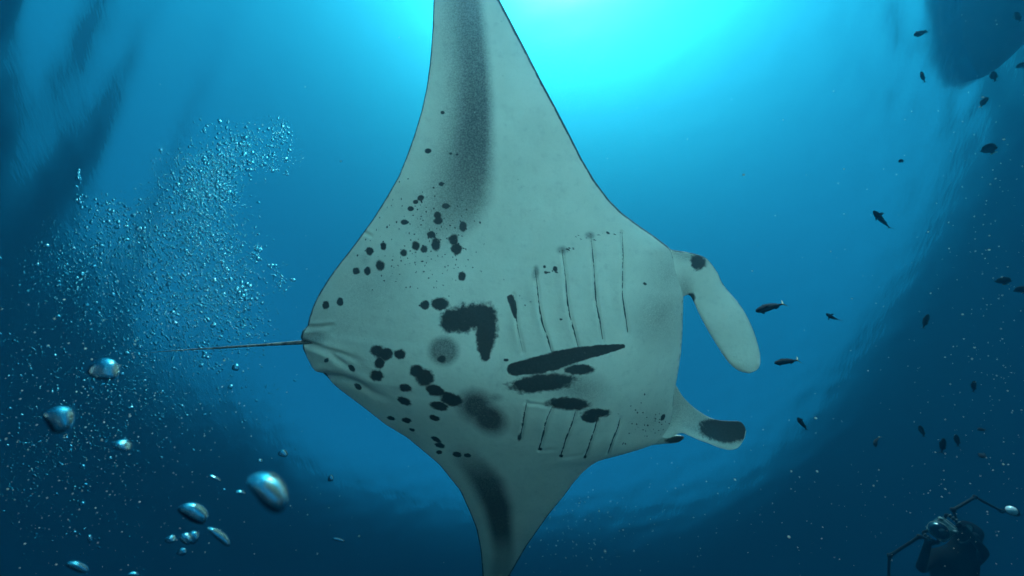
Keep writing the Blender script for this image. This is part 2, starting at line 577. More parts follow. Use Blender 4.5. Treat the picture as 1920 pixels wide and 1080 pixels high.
paddle([(1250, 700), (1267, 722), (1280, 743), (1300, 763), (1325, 780), (1345, 787), (1368, 789), (1386, 790), (1395, 797), (1399, 808)],
       [(1225, 815), (1250, 822), (1275, 812), (1292, 817), (1310, 825), (1330, 832), (1350, 840), (1370, 843.5), (1385, 838), (1396, 822)],
       [1.55, 1.56, 1.58, 1.58, 1.57, 1.55], [1.52, 1.51, 1.50, 1.50, 1.51, 1.53], .02, -.10, fin_far, 90, 48)


def lip(px, py, side, c, t_):
    return np.clip(ell(px, py, 1268, 824, 22, 7, -8, 1.0), 0, 1), .4 + 0 * px


paddle([(1215, 822), (1240, 819), (1262, 816), (1276, 817), (1282, 819)], [(1215, 834), (1240, 831), (1258, 830), (1270, 828), (1281, 821)],
       [1.53, 1.53, 1.54], [1.55, 1.55, 1.55], .012, .02, lip, 30, 24)

# whip tail, a little ragged
tl = spline([(600, 641), (568, 642), (520, 645), (460, 649), (400, 653), (360, 655), (320, 658), (282, 661)], 60)
tp = at_height(tl[:, 0], tl[:, 1], np.interp(np.linspace(0, 1, 60), [0, .1, 1], [1.53, 1.54, 1.66]))
tr = np.interp(np.linspace(0, 1, 60), [0, .12, .35, .7, 1], [.015, .0105, .0062, .003, .0008])
tV, tF = tube(tp, tr, 10)
VERTS.append(tV)
FACES.append(tF + off)
SPOT.append(np.full(len(tV), .62))
SHADE.append(np.full(len(tV), .75))
off += len(tV)

m_manta = bpy.data.materials.new('manta_skin')
m_manta.use_nodes = True
t, b, N, L = nodes(m_manta)
tc = N('ShaderNodeTexCoord')


def nnode(scale, detail=4, rough=.6):
    q = N('ShaderNodeTexNoise')
    q.inputs['Scale'].default_value = scale
    q.inputs['Detail'].default_value = detail
    q.inputs['Roughness'].default_value = rough
    L(tc.outputs['Object'], q.inputs['Vector'])
    return q.outputs['Fac']


def mth(op, a, c=None):
    q = N('ShaderNodeMath')
    q.operation = op
    for i, x in enumerate((a, c)):
        if x is None:
            continue
        if isinstance(x, (int, float)):
            q.inputs[i].default_value = x
        else:
            L(x, q.inputs[i])
    return q.outputs[0]


def rng_node(x, a, c, lo=0.0, hi=1.0):
    q = N('ShaderNodeMapRange')
    q.interpolation_type = 'SMOOTHSTEP'
    L(x, q.inputs[0])
    q.inputs[1].default_value, q.inputs[2].default_value, q.inputs[3].default_value, q.inputs[4].default_value = a, c, lo, hi
    return q.outputs[0]


def mixc(f, a, c):
    q = N('ShaderNodeMix')
    q.data_type = 'RGBA'
    L(f, q.inputs[0])
    for i, x in ((6, a), (7, c)):
        if isinstance(x, tuple):
            q.inputs[i].default_value = (*x, 1)
        else:
            L(x, q.inputs[i])
    return q.outputs[2]


at1 = N('ShaderNodeAttribute')
at1.attribute_name = 'spot'
at2 = N('ShaderNodeAttribute')
at2.attribute_name = 'shade'
fine = nnode(170, 3)
mid = nnode(55, 4)
broad = nnode(4, 5)
spotv = mth('ADD', at1.outputs['Fac'], mth('ADD', mth('MULTIPLY', mth('SUBTRACT', mid, .5), .9), mth('MULTIPLY', mth('SUBTRACT', nnode(26, 3), .5), .8)))
spot_mask = rng_node(spotv, .25, .8)
stip = mth('ADD', at2.outputs['Fac'], mth('MULTIPLY', mth('MULTIPLY', mth('SUBTRACT', fine, .5), .8), rng_node(at2.outputs['Fac'], .02, .35)))
shade_mask = mth('MINIMUM', mth('MAXIMUM', stip, 0.0), 1.0)
base = mixc(rng_node(broad, .3, .7), (.80, .785, .69), (.90, .88, .78))
base = mixc(rng_node(nnode(30, 5), .5, .8, 0, .34), base, (.50, .50, .46))
scr = N('ShaderNodeMapping')
scr.inputs['Scale'].default_value = (9, 120, 9)
scr.inputs['Rotation'].default_value = (0, 0, .35)
L(tc.outputs['Object'], scr.inputs[0])
sn = N('ShaderNodeTexNoise')
sn.inputs['Scale'].default_value = 1.0
sn.inputs['Detail'].default_value = 2
L(scr.outputs[0], sn.inputs['Vector'])
base = mixc(rng_node(sn.outputs['Fac'], .66, .8, 0, .4), base, (.9, .89, .82))
base = mixc(rng_node(nnode(240, 2), .62, .74, 0, .35), base, (.42, .43, .41))
c1 = mixc(shade_mask, base, (.12, .125, .13))
c2 = mixc(spot_mask, c1, mixc(fine, (.042, .05, .055), (.085, .095, .10)))
L(c2, b.inputs['Base Color'])
b.inputs['Roughness'].default_value = .62
b.inputs['Specular IOR Level'].default_value = .15
bp = N('ShaderNodeBump')
bp.inputs['Strength'].default_value = .4
bp.inputs['Distance'].default_value = .005
L(mth('ADD', mid, mth('MULTIPLY', nnode(9, 3), 2.0)), bp.inputs['Height'])
L(bp.outputs[0], b.inputs['Normal'])
MV = np.concatenate(VERTS)
origin = np.array([*MV.mean(0)[:2], CAMZ + H0])
me = make_mesh('manta_ray', MV - origin, FACES, m_manta)
for nm, arr in (('spot', SPOT), ('shade', SHADE)):
    at = me.attributes.new(nm, 'FLOAT', 'POINT')
    at.data.foreach_set('value', np.concatenate(arr).astype(np.float32))
manta = link('manta_ray', me)
manta.location = origin
tag(manta, 'large manta ray with pale black-spotted belly gliding overhead', 'manta ray')

# gill slits: dark openings lying in their grooves
m_gill = noise_tint(material('gill_slit', rough=.7, spec=.2), (.05, .085, .09), (.10, .13, .13), 40)
flatB = np.stack([pbx.ravel(), pby.ravel()], 1)
hB = PB.reshape(-1, 3)
for gi, g in enumerate(GILLS):
    q = spline(g, 36)
    pts = []
    for x, y in q:
        k = np.argmin((flatB[:, 0] - x) ** 2 + (flatB[:, 1] - y) ** 2)
        h = hB[k, 2] - CAMZ
        pts.append(at_height(np.array(x), np.array(y), np.array(h - .0018)))
    pts = np.array(pts)
    u = np.linspace(0, 1, 36)
    w = .0026 * (np.sin(math.pi * np.clip(u, .03, .97)) ** .4) * (.75 + .6 * u) * (1 + .25 * np.sin(u * 23 + gi))
    if gi == 0:
        w *= np.interp(u, [0, .45, .6, 1], [1.3, 1.1, .35, .25])
    if gi > 4:
        w *= 1.5
    V, f = tube(pts - origin, w, 6, .5)
    link('gill_slit', make_mesh('gill_slit', V, [f], m_gill), manta)


# ------------------------------------------------------------------ fish
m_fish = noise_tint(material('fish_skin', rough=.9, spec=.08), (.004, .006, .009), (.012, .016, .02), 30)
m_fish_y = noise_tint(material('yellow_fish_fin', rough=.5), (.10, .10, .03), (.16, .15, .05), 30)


def fish_mesh(length, deep, wide, bend, yellow, spread=.16):
    """one closed body with tail, back and side fins; head at -x, tail at +x"""
    V, Fc = [], []
    xs = np.array([0, .015, .05, .12, .22, .35, .5, .65, .78, .86, .9])
    hh = np.array([.05, .28, .52, .80, .97, 1, .88, .62, .36, .24, .22]) * deep / 2
    ww = np.array([.05, .28, .55, .85, 1, .98, .82, .52, .26, .14, .10]) * wide / 2
    seg = 12
    th = np.arange(seg) / seg * 2 * math.pi
    for x, h, w in zip(xs, hh, ww):
        V.append(np.stack([np.full(seg, x), w * np.cos(th), h * np.sin(th)], 1))
    faces4 = [grid_faces(len(xs), seg, 0, True)]
    V = [np.concatenate(V)]
    n0 = len(V[0])
    tri = []

    def fin(outline, thick=.004):
        nonlocal n0
        P = np.array(outline, float)
        k = len(P)
        c = P.mean(0)
        side = np.cross(P[1] - P[0], P[2] - P[0])
        side /= np.linalg.norm(side)
        V.append(np.vstack([P, [c + side * thick], [c - side * thick]]))
        for i in range(k):
            j = (i + 1) % k
            tri.append((n0 + i, n0 + j, n0 + k))
            tri.append((n0 + j, n0 + i, n0 + k + 1))
        n0 += k + 2
        return len(tri) - 2 * k, len(tri)

    hT = deep / 2
    ftail = fin([(.86, 0, hT * .2), (.93, 0, hT * .5), (1.02, 0, spread), (.955, 0, .01), (.955, 0, -.01), (1.02, 0, -spread), (.93, 0, -hT * .5), (.86, 0, -hT * .2)])
    fin([(.25, 0, hT * .9), (.33, 0, hT * 1.35), (.6, 0, hT * 1.05), (.76, 0, hT * .6), (.72, 0, hT * .35)])
    fin([(.52, 0, -hT * .8), (.58, 0, -hT * 1.2), (.74, 0, -hT * .6), (.72, 0, -hT * .35)])
    for sgn in (-1, 1):
        fin([(.22, sgn * wide * .42, -hT * .1), (.24, sgn * (wide * .5 + .07), -hT * .3), (.33, sgn * (wide * .5 + .12), -hT * .5), (.33, sgn * wide * .45, -hT * .25)])
    V = np.concatenate(V)
    V[:, 1] += bend * (V[:, 0] - .3) ** 2 * np.sign(V[:, 0] - .3 + 1e-9) * (V[:, 0] > .3) + .25 * bend * (V[:, 0] < .3) * (V[:, 0] - .3) ** 2
    V[:, 0] -= .5
    me = make_mesh('fish', V * length, [faces4[0], np.array(tri)], m_fish)
    me.materials.append(m_fish_y)
    nq = len(faces4[0])
    if yellow:
        for i in range(nq + ftail[0], nq + ftail[1]):
            me.polygons[i].material_index = 1
    return me


# head px, tail px, distance along the axis, depth/length, width/length, bend, yellow tail, roll, label
G_F = 'small reef fish swimming in open water'
FISH = [((1417, 584), (1474, 566), 2.6, .22, .17, .15, 1, .5, 'slim dark fish with pale forked tail swimming just off the hanging head fin'),
        ((1452, 681), (1500, 674), 2.8, .20, .16, .08, 1, .4, 'slim dark fish swimming level below the tip of the hanging head fin'),
        ((1549, 588), (1575, 605), 3.4, .20, .17, -.3, 0, 1.2, 'tiny dark fish with spread side fins'),
        ((1638, 395), (1668, 431), 2.9, .20, .16, -.12, 0, .9, 'slim dark fish pointing up in bright blue water'),
        ((1714, 64), (1744, 60), 3.2, .24, .16, -.15, 0, .3, 'dark fish silhouetted beside the boat hull'),
        ((1727, 134), (1734, 155), 3.4, .22, .16, 0, 0, .3, 'short thin dark fish beneath the pointed end of the boat'),
        ((1851, 182), (1838, 202), 3.2, .46, .2, .1, 1, .2, 'deep-bodied dark fish under the boat'),
        ((1861, 134), (1867, 152), 3.6, .40, .2, .1, 0, .3, 'faint small fish close against the boat hull'),
        ((1849, 271), (1864, 288), 3.2, .60, .22, 0, 1, .1, 'dark diamond-shaped fish below the boat'),
        ((1686, 300), (1694, 304), 3.8, .36, .2, 0, 0, .2, 'speck-sized dark fish in bright blue water'),
        ((1741, 589), (1731, 616), 3.3, .26, .17, .2, 0, .4, 'slender fish at the rippled edge of the bright window'),
        ((1880, 520), (1886, 534), 3.1, .80, .28, 0, 1, .1, 'round dark fish over the deep blue water'),
        ((1910, 538), (1921, 549), 3.1, .60, .25, 0, 1, .1, 'plump dark fish beside the round dark fish'),
        ((1496, 783), (1513, 808), 3.0, .24, .17, -.1, 0, .5, 'slim dark fish off the tip of the rolled head fin'),
        ((1641, 838), (1641, 815), 3.2, .28, .22, 1.1, 1, 1.3, 'curled fish with a yellow tail in dark water'),
        ((1725, 798), (1733, 820), 3.6, .24, .17, 0, 0, .4, 'faint fish above the diver, beside the curled fish'),
        ((1770, 822), (1766, 849), 3.5, .26, .17, .15, 0, .3, 'faint fish above the diver, largest of the three'),
        ((1793, 815), (1797, 838), 3.7, .24, .17, 0, 0, .3, 'faint fish above the diver, smallest of the three'),
        ((1827, 714), (1825, 736), 3.7, .24, .17, 0, 0, .3, 'faint thin fish in the dark water well above the diver'),
        ((1903, 23), (1914, 41), 3.2, .30, .18, 0, 0, .3, 'dark fish over the boat hull'),
        ((1911, 119), (1921, 127), 3.4, .50, .2, 0, 0, .3, 'small dark fish behind the boat hull'),
        ((1833, 805), (1850, 806), 3.9, .22, .16, 0, 0, .3, 'barely visible level fish in the dark water above the strobe arm'),
        ((1838, 857), (1847, 850), 3.9, .45, .2, 0, 0, .3, 'barely visible stubby fish in the dark water above the strobe arm')]
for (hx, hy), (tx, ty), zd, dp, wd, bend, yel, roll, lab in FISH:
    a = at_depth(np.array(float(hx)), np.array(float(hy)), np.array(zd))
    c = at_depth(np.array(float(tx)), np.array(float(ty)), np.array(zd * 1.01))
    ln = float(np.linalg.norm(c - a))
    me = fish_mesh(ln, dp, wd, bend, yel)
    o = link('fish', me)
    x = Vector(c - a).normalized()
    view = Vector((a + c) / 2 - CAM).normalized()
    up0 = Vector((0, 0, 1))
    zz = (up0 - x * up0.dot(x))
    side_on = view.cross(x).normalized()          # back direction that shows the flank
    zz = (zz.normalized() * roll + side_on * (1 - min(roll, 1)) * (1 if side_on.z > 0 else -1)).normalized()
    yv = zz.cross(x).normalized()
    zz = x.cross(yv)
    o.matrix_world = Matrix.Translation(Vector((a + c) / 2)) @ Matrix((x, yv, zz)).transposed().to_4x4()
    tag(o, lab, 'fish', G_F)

# ------------------------------------------------------------------ air bubbles
m_bub = bpy.data.materials.new('air_bubble')
m_bub.use_nodes = True
t = m_bub.node_tree
t.nodes.clear()
out = t.nodes.new('ShaderNodeOutputMaterial')
gl = t.nodes.new('ShaderNodeBsdfGlass')
gl.inputs['IOR'].default_value = 0.75           # air inside water
gl.inputs['Roughness'].default_value = 0.02
t.links.new(gl.outputs[0], out.inputs[0])


def ico(sub):
    bm = bmesh.new()
    bmesh.ops.create_icosphere(bm, subdivisions=sub, radius=1)
    V = np.array([q.co[:] for q in bm.verts])
    Fc = np.array([[q.index for q in f.verts] for f in bm.faces])
    bm.free()
    return V, Fc


IV, IF = ico(2)
HV, HF = ico(4)


def lumpy(V, amt, seed):
    r = np.random.default_rng(seed)
    q = np.ones(len(V))
    for _ in range(5):
        d = r.normal(size=3)
        d /= np.linalg.norm(d)
        q += amt * np.sin(2.2 * (V @ d) + r.uniform(0, 6))
    return V * q[:, None]


big_meshes = []
for k in range(6):
    W = lumpy(HV, .07, 40 + k)
    W[:, 1] = np.where(W[:, 1] > 0, W[:, 1] * (.5 + .25 * W[:, 0] * (k % 2)), W[:, 1] * 1.1) + .22 * np.sin(2.6 * W[:, 0] + k) * W[:, 0] ** 2 * .5
    me = make_mesh('bubble', W, [HF], m_bub)
    big_meshes.append(me)
small_meshes = [make_mesh('bubble', lumpy(IV, .05, 60 + k), [IF], m_bub) for k in range(5)]


def screen_axes(p):
    """right and down of the picture at a point, and the line of sight"""
    d = Vector(p - CAM).normalized()
    right = Vector((1, 0, 0))
    right = (right - d * right.dot(d)).normalized()
    down = d.cross(right)
    if down.dot(Vector(-UP)) < 0:
        down = -down
    return right, down, d


def put_bubble(me, px, py, zd, rx, ry, ang, label, group):
    p = at_depth(np.array(float(px)), np.array(float(py)), np.array(float(zd)))
    right, down, d = screen_axes(p)
    a = math.radians(ang)
    u = right * math.cos(a) + down * math.sin(a)
    w = d.cross(u).normalized()
    sx, sy = rx * zd / F, ry * zd / F
    o = link('bubble', me)
    M = Matrix((u * sx, w * sy, d * math.sqrt(sx * sy))).transposed().to_4x4()
    o.matrix_world = Matrix.Translation(Vector(p)) @ M
    tag(o, label, 'bubble', group)
    return o


G_B = 'large air bubbles rising near the lens'
BIG = [(190, 700, 20, 23, 10, .45, 'round blurred bubble below the whip tail'), (98, 790, 25, 24, 40, .42, 'blurred bubble with dark base below the round one'),
       (228, 838, 15, 12, 20, .45, 'small blurred bubble between the two larger blurred ones'), (497, 928, 50, 27, 38, .30, 'largest bubble, blurred and slanting, below the spotted wing'),
       (363, 967, 27, 17, 28, .62, 'sharp oval bubble touching a long slanting one'), (408, 1005, 26, 9, 30, .62, 'long slanting bubble under the sharp oval one'),
       (346, 1012, 11, 9, 30, .66, 'small bubble of a merged pair under the oval bubble'), (358, 1009, 11, 10, 40, .68, 'other small bubble of the merged pair'),
       (320, 1013, 8.5, 8.5, 0, .66, 'lone small round bubble beside the merged pair'), (340, 1037, 8.5, 7, 0, .66, 'small round bubble beneath the merged pair'),
       (146, 1066, 19, 8, 22, .55, 'flat bright bubble low in the dark water'), (449, 924, 9, 4.5, 5, .7, 'small flat bubble against the largest bubble'),
       (402, 897, 11, 3.5, 24, .8, 'worm-shaped bubble above the sharp oval one'), (529, 853, 8, 8, 0, 1.1, 'small clear bubble above the largest bubble'),
       (487, 865, 4.5, 4.5, 0, 1.2, 'tiny clear bubble above the largest bubble'), (620, 899, 5.5, 7, -10, 1.2, 'small oval bubble under the far wing'),
       (636, 1013, 11, 3.5, 12, 1.0, 'thin flat bubble below the far wing'), (248, 1078, 9, 5, 0, .7, 'bubble low in the water beside the flat bright one'),
       (441, 691, 5.5, 7.5, 0, 1.5, 'small clear bubble below the tail root'), (166, 1010, 7, 4, 50, .7, 'dim slanting bubble above the flat bright one')]
for i, (px, py, rx, ry, an, zd, lab) in enumerate(BIG):
    put_bubble(big_meshes[i % 6], px, py, zd, rx, ry, an, lab, G_B)

# the diver's exhaled cloud: thousands; the 300 largest are single objects
BLOBS = [(525, 255, 16, 22, 90), (500, 300, 34, 20, 110), (455, 265, 30, 22, 110), (430, 295, 40, 28, 240), (385, 320, 40, 30, 320), (395, 370, 42, 34, 420), (350, 360, 46, 40, 420),
         (345, 430, 60, 42, 520), (400, 450, 44, 46, 430), (330, 500, 70, 44, 420), (430, 520, 46, 44, 330), (380, 580, 70, 40, 380), (300, 570, 80, 46, 330), (450, 600, 40, 30, 160),
         (250, 450, 50, 40, 240), (205, 400, 26, 22, 110), (190, 470, 60, 45, 240), (110, 500, 50, 45, 150), (200, 560, 90, 60, 260), (300, 640, 100, 40, 230), (400, 660, 70, 35, 130),
         (230, 710, 80, 45, 190), (160, 800, 100, 60, 200), (80, 900, 80, 80, 200), (60, 650, 60, 60, 90), (350, 740, 110, 40, 90), (470, 800, 90, 40, 30), (148, 333, 4, 12, 16), (148, 372, 5, 9, 18),
         (480, 478, 7, 10, 26), (460, 552, 12, 12, 36), (262, 437, 8, 10, 22), (420, 350, 8, 10, 18), (522, 520, 14, 18, 50), (300, 820, 160, 60, 60), (200, 950, 150, 70, 60), (395, 235, 26, 10, 14)]
pts = []
for cx, cy_, sx, sy, num in BLOBS:
    n_ = int(num * 2.2)
    x = rng.normal(cx, sx * .8, n_)
    y = rng.normal(cy_, sy * .8, n_)
    r = np.clip(rng.lognormal(math.log(.95), .5, n_), .5, 4.2)
    if sx < 15:
        r = np.clip(r * 1.8, .9, 4.5)
        x, y, r = x[: n_ // 2], y[: n_ // 2], r[: n_ // 2]
        n_ = n_ // 2
    pts.append(np.stack([x, y, r, rng.uniform(1.9, 3.0, n_)], 1))
pts = np.concatenate(pts)
keep = (pts[:, 0] > -60) & (pts[:, 0] < 575 - 20 * (pts[:, 1] > 560)) & (pts[:, 1] < 1130) & (pts[:, 1] > 215)
pts = pts[keep]
pts = pts[np.argsort(-pts[:, 2])]
for i, (x, y, r, zd) in enumerate(pts[:280]):
    put_bubble(small_meshes[i % 5], x, y, zd, r * rng.uniform(.85, 1.25), r * rng.uniform(.75, 1.1), rng.uniform(-60, 60),
               'small clear bubble in the exhaled bubble cloud beside the tail', 'small bubbles of the exhaled cloud')
LUMPS = [lumpy(IV, .07, k) for k in range(40)]
V, Fc = [], []
for i, (x, y, r, zd) in enumerate(pts[280:]):
    p = at_depth(np.array(x), np.array(y), np.array(zd))
    R = r * zd / F
    sc3 = R * np.array([rng.uniform(.7, 1.4), rng.uniform(.7, 1.4), rng.uniform(.5, 1.0)])
    V.append(LUMPS[i % 40] * sc3 + p)
    Fc.append(IF + i * len(IV))
tag(link('bubble_cloud', make_mesh('bubble_cloud', np.concatenate(V), [np.concatenate(Fc)], m_bub)), 'dense cloud of fine exhaled air bubbles beside the tail', kind='stuff')

# ------------------------------------------------------------------ suspended particles
m_part = bpy.data.materials.new('marine_snow')
m_part.use_nodes = True
t = m_part.node_tree
t.nodes.clear()
out = t.nodes.new('ShaderNodeOutputMaterial')
tr_ = t.nodes.new('ShaderNodeBsdfTranslucent')
tr_.inputs[0].default_value = (.5, .52, .47, 1)
df = t.nodes.new('ShaderNodeBsdfDiffuse')
df.inputs[0].default_value = (.5, .52, .47, 1)
mxs = t.nodes.new('ShaderNodeMixShader')
mxs.inputs[0].default_value = .7
t.links.new(df.outputs[0], mxs.inputs[1])
t.links.new(tr_.outputs[0], mxs.inputs[2])
t.links.new(mxs.outputs[0], out.inputs[0])
OV, OF = ico(1)
V, Fc = [], []
PART = [(120, 850, 110, 120, 380), (240, 720, 90, 80, 160), (300, 950, 180, 90, 130), (1750, 600, 150, 250, 150), (1860, 780, 60, 160, 170), (1860, 400, 60, 200, 90),
        (1110, 1000, 90, 60, 150), (1060, 960, 30, 40, 40), (1600, 950, 200, 90, 160), (960, 540, 560, 320, 220), (350, 660, 160, 100, 120)]
i = 0
for cx, cy_, sx, sy, num in PART:
    for _ in range(num):
        x, y = rng.normal(cx, sx), rng.normal(cy_, sy)
        zd = rng.uniform(.7, 1.25)
        r = min(rng.lognormal(math.log(.48), .5), 1.9) * zd / F
        p = at_depth(np.array(x), np.array(y), np.array(zd))
        q = OV * r * rng.uniform(.6, 1.5, 3) + p
        V.append(q)
        Fc.append(OF + i * len(OV))
        i += 1
tag(link('marine_snow', make_mesh('marine_snow', np.concatenate(V), [np.concatenate(Fc)], m_part)), 'pale specks drifting in the water', kind='stuff')

# ------------------------------------------------------------------ the boat at the surface
m_hull = noise_tint(material('hull_paint', rough=.5), (.03, .05, .07), (.06, .085, .10), 3)
m_deck = noise_tint(material('boat_upperworks', rough=.5), (.45, .46, .46), (.6, .6, .6), 2)
m_metal = noise_tint(material('dark_metal', rough=.4), (.02, .02, .022), (.05, .05, .055), 8)
boat = bpy.data.objects.new('boat', None)
COL.objects.link(boat)
boat.location = (8.95, -1.75, SURF)
boat.rotation_euler = (0, 0, math.radians(-90 + 3))          # bow at the origin, hull runs aft along local +x
tag(boat, 'dark boat hull floating at the surface', 'boat')
ns, nc = 40, 19
u = np.linspace(0, 1, ns)
half = 1.22 * np.clip(np.sin(np.minimum(u * 5.5, math.pi / 2)), 0, 1) ** .75 * (1 - .18 * u ** 3) + .012
keel = -.62 * np.clip(u / .45, 0, 1) ** .9 - .05
sheer = .15 - .02 * u
V = []
for k in range(ns):
    for j in range(nc):
        a = j / (nc - 1) * 2 - 1
        sgn = math.copysign(1, a)
        q = abs(a)
        if q < .55:      # bottom to chine
            f_ = q / .55
            y, z = half[k] * .82 * f_, keel[k] + (-.03 - keel[k]) * f_ ** 1.3
        else:
            f_ = (q - .55) / .45
            y, z = half[k] * (.82 + .18 * f_), -.03 + (sheer[k] + .03) * f_
        V.append((7.2 * u[k] - .35 * (1 - u[k]) * max(z, 0), sgn * y, z))
V = np.array(V)
f1 = grid_faces(ns, nc)
stern = np.array([[(ns - 1) * nc + k, (ns - 1) * nc + k + 1, (ns - 1) * nc + nc - 2 - k, (ns - 1) * nc + nc - 1 - k] for k in range(nc // 2)])
link('hull', make_mesh('hull', V, [f1, stern], m_hull), boat)
dv, dfc = [], []
for k in range(ns):
    for sgn in (-1, 1):
        dv.append((7.2 * u[k] - .35 * (1 - u[k]) * .4, sgn * half[k] * .93, sheer[k] - .06))
link('deck', make_mesh('deck', np.array(dv), [grid_faces(ns, 2)], m_deck), boat)


def box_mesh(name, lo, hi, mat, bev=.02):
    bm = bmesh.new()
    bmesh.ops.create_cube(bm, size=1)
    lo, hi = np.array(lo, float), np.array(hi, float)
    for q in bm.verts:
        q.co = Vector((lo + hi) / 2 + np.array(q.co[:]) * (hi - lo))
    if bev:
        bmesh.ops.bevel(bm, geom=bm.edges[:], offset=bev, segments=2, affect='EDGES')
    me = bpy.data.meshes.new(name)
    bm.to_mesh(me)
    bm.free()
    me.materials.append(mat)
    return me


link('thwart', box_mesh('thwart', (2.6, -1.0, .10), (3.0, 1.0, .18), m_deck, .02), boat)
ob = link('outboard_motor', box_mesh('outboard_motor', (7.22, -.2, -.1), (7.6, .2, .6), m_metal, .08), boat)
link('drive_leg', box_mesh('drive_leg', (7.3, -.05, -.85), (7.5, .05, -.102), m_metal, .02), ob)

# ------------------------------------------------------------------ the diver with a camera
DZ = 5.0


def dp(px, py, dz=0.0):
    return at_depth(np.array(float(px)), np.array(float(py)), np.array(DZ + dz))


m_suit = noise_tint(material('black_wetsuit', rough=.95, spec=.05), (.001, .001, .0012), (.002, .0022, .0025), 12, .2)
m_rub = noise_tint(material('black_rubber', rough=.8, spec=.1), (.003, .003, .0035), (.006, .006, .007), 20)
m_tank = noise_tint(material('tank_paint', rough=.4), (.10, .10, .10), (.16, .16, .16), 6)
m_house = noise_tint(material('grey_housing', rough=.45, metal=.3), (.05, .08, .08), (.16, .21, .20), 18)
m_dome = material('dome_glass', (.004, .006, .01), .06, spec=1.0)
m_face = material('strobe_glass', (.55, .6, .62), .12, spec=1.0)

head = dp(1818, 996, .12)
neck = dp(1806, 1022, .18)
chest = dp(1786, 1052, .2)
belly = dp(1783, 1110, .32)
hip = dp(1790, 1150, .42)
shl, shr = dp(1748, 1046, .15), dp(1830, 1046, .2)
ell_, elr = dp(1726, 1068, -.1), dp(1846, 1034, -.05)
hl, hr_ = dp(1741, 1014, -.22), dp(1800, 982, -.18)
kl, kr = dp(1775, 1240, .4), dp(1832, 1240, .5)
al, ar = dp(1800, 1330, .9), dp(1860, 1330, 1.0)
tl_, tr2 = dp(1800, 1352, .72), dp(1862, 1352, .82)
J = [hip, belly, chest, neck, head, head + (head - neck) * .5, shl, ell_, hl, shr, elr, hr_, kl, al, tl_, kr, ar, tr2]
R = [.19, .20, .24, .11, .15, .11, .09, .055, .036, .085, .055, .036, .085, .05, .035, .085, .05, .035]
ED = [(0, 1), (1, 2), (2, 3), (3, 4), (4, 5), (2, 6), (6, 7), (7, 8), (2, 9), (9, 10), (10, 11), (0, 12), (12, 13), (13, 14), (0, 15), (15, 16), (16, 17)]
# five fingers curled round each handle
grip = dp(1768, 998, -.3)
for hi_, sgn in ((8, -1), (11, 1)):
    wrist = J[hi_]
    fwd = Vector(grip - wrist).normalized()
    axis = Vector((0, 0, 1)) if sgn < 0 else Vector((0, .3, 1)).normalized()
    inw = Vector(CAM - wrist).normalized()
    for k in range(5):
        ofs = (k - 1.5) * .022 if k < 4 else -.05
        ln = (.075, .085, .08, .065, .055)[k]
        a = np.array(wrist) + np.array(axis * ofs) + np.array(inw) * .02
        m1 = a + np.array(inw) * ln * .6 + (np.array(fwd) * .02 if k == 4 else 0)
        m2 = m1 + np.array(fwd) * ln * .6
        base_i = len(J)
        J += [a, m1, m2]
        R += [.012, .010, .008]
        ED += [(hi_, base_i), (base_i, base_i + 1), (base_i + 1, base_i + 2)]
J = np.array(J)
po = J[0].copy()
me = bpy.data.meshes.new('person')
me.from_pydata([tuple(q) for q in J - po], ED, [])
person = link('person', me)
person.location = po
sk = person.modifiers.new('skin', 'SKIN')
sk.use_smooth_shade = True
for i, q in enumerate(me.skin_vertices[0].data):
    q.radius = (R[i], R[i])
    q.use_root = (i == 0)
ss = person.modifiers.new('subdivision', 'SUBSURF')
ss.levels = ss.render_levels = 2
me.materials.append(m_suit)
bpy.context.view_layer.update()
dg = bpy.context.evaluated_depsgraph_get()
body = bpy.data.meshes.new_from_object(person.evaluated_get(dg))
person.modifiers.clear()
person.data = body
body.name = 'person'
body.shade_smooth()
if not body.materials:
    body.materials.append(m_suit)
tag(person, 'scuba diver in black wetsuit and hood aiming a camera rig', 'person')


def part(name, me, parent, world_origin):
    """child whose mesh is given in world coordinates"""
    o = link(name, me, parent)
    return o


def rel(V, parent_loc):
    return np.asarray(V) - np.asarray(parent_loc)


fwd = Vector(CAM - head).normalized()
bk = -np.array(fwd)
# tank on the back
tax = np.array(Vector(chest - belly).normalized())
t0 = belly + bk * .24 - tax * .1
tk = [t0 + tax * q for q in (0, .03, .06, .5, .56, .6, .64, .70)]
V, f = tube(np.array(tk), [.02, .075, .09, .09, .07, .03, .025, .02], 16)
link('air_tank', make_mesh('air_tank', rel(V, po), [f], m_tank), person)
# mask: frame with a glass plate, and the regulator
rt = np.array(fwd.cross(Vector((0, 0, 1))).normalized())
upv = np.cross(rt, np.array(fwd))
mc = head + np.array(fwd) * .10 + upv * .03
ring = []
for q in np.arange(16) / 16 * 2 * math.pi:
    ring.append(mc + rt * .085 * np.cos(q) + upv * .05 * np.sin(q))
ring = np.array(ring)
V = np.concatenate([ring, ring + np.array(fwd) * .045, mc + (ring + np.array(fwd) * .045 - mc) * .8])
mask = link('diving_mask', make_mesh('diving_mask', rel(V, po), [grid_faces(3, 16, 0, True)], m_rub), person)
g = mc + np.array(fwd) * .04 + (ring - mc) * .82
V = np.concatenate([g, [g.mean(0)]])
link('mask_glass', make_mesh('mask_glass', rel(V, po), [np.array([[k, (k + 1) % 16, 16] for k in range(16)])], m_dome), mask)
rc = head + np.array(fwd) * .13 - upv * .06
V, f = tube(np.array([rc - np.array(fwd) * .04, rc, rc + np.array(fwd) * .03, rc + np.array(fwd) * .035]), [.02, .04, .038, .005], 14)
link('regulator', make_mesh('regulator', rel(V, po), [f], m_rub), person)
hs = spline([rc, rc + rt * .16, head + rt * .22 + bk * .1, chest + bk * .2 + tax * .3], 20)
V, f = tube(hs, np.full(20, .013), 8)
link('regulator_hose', make_mesh('regulator_hose', rel(V, po), [f], m_rub), person)
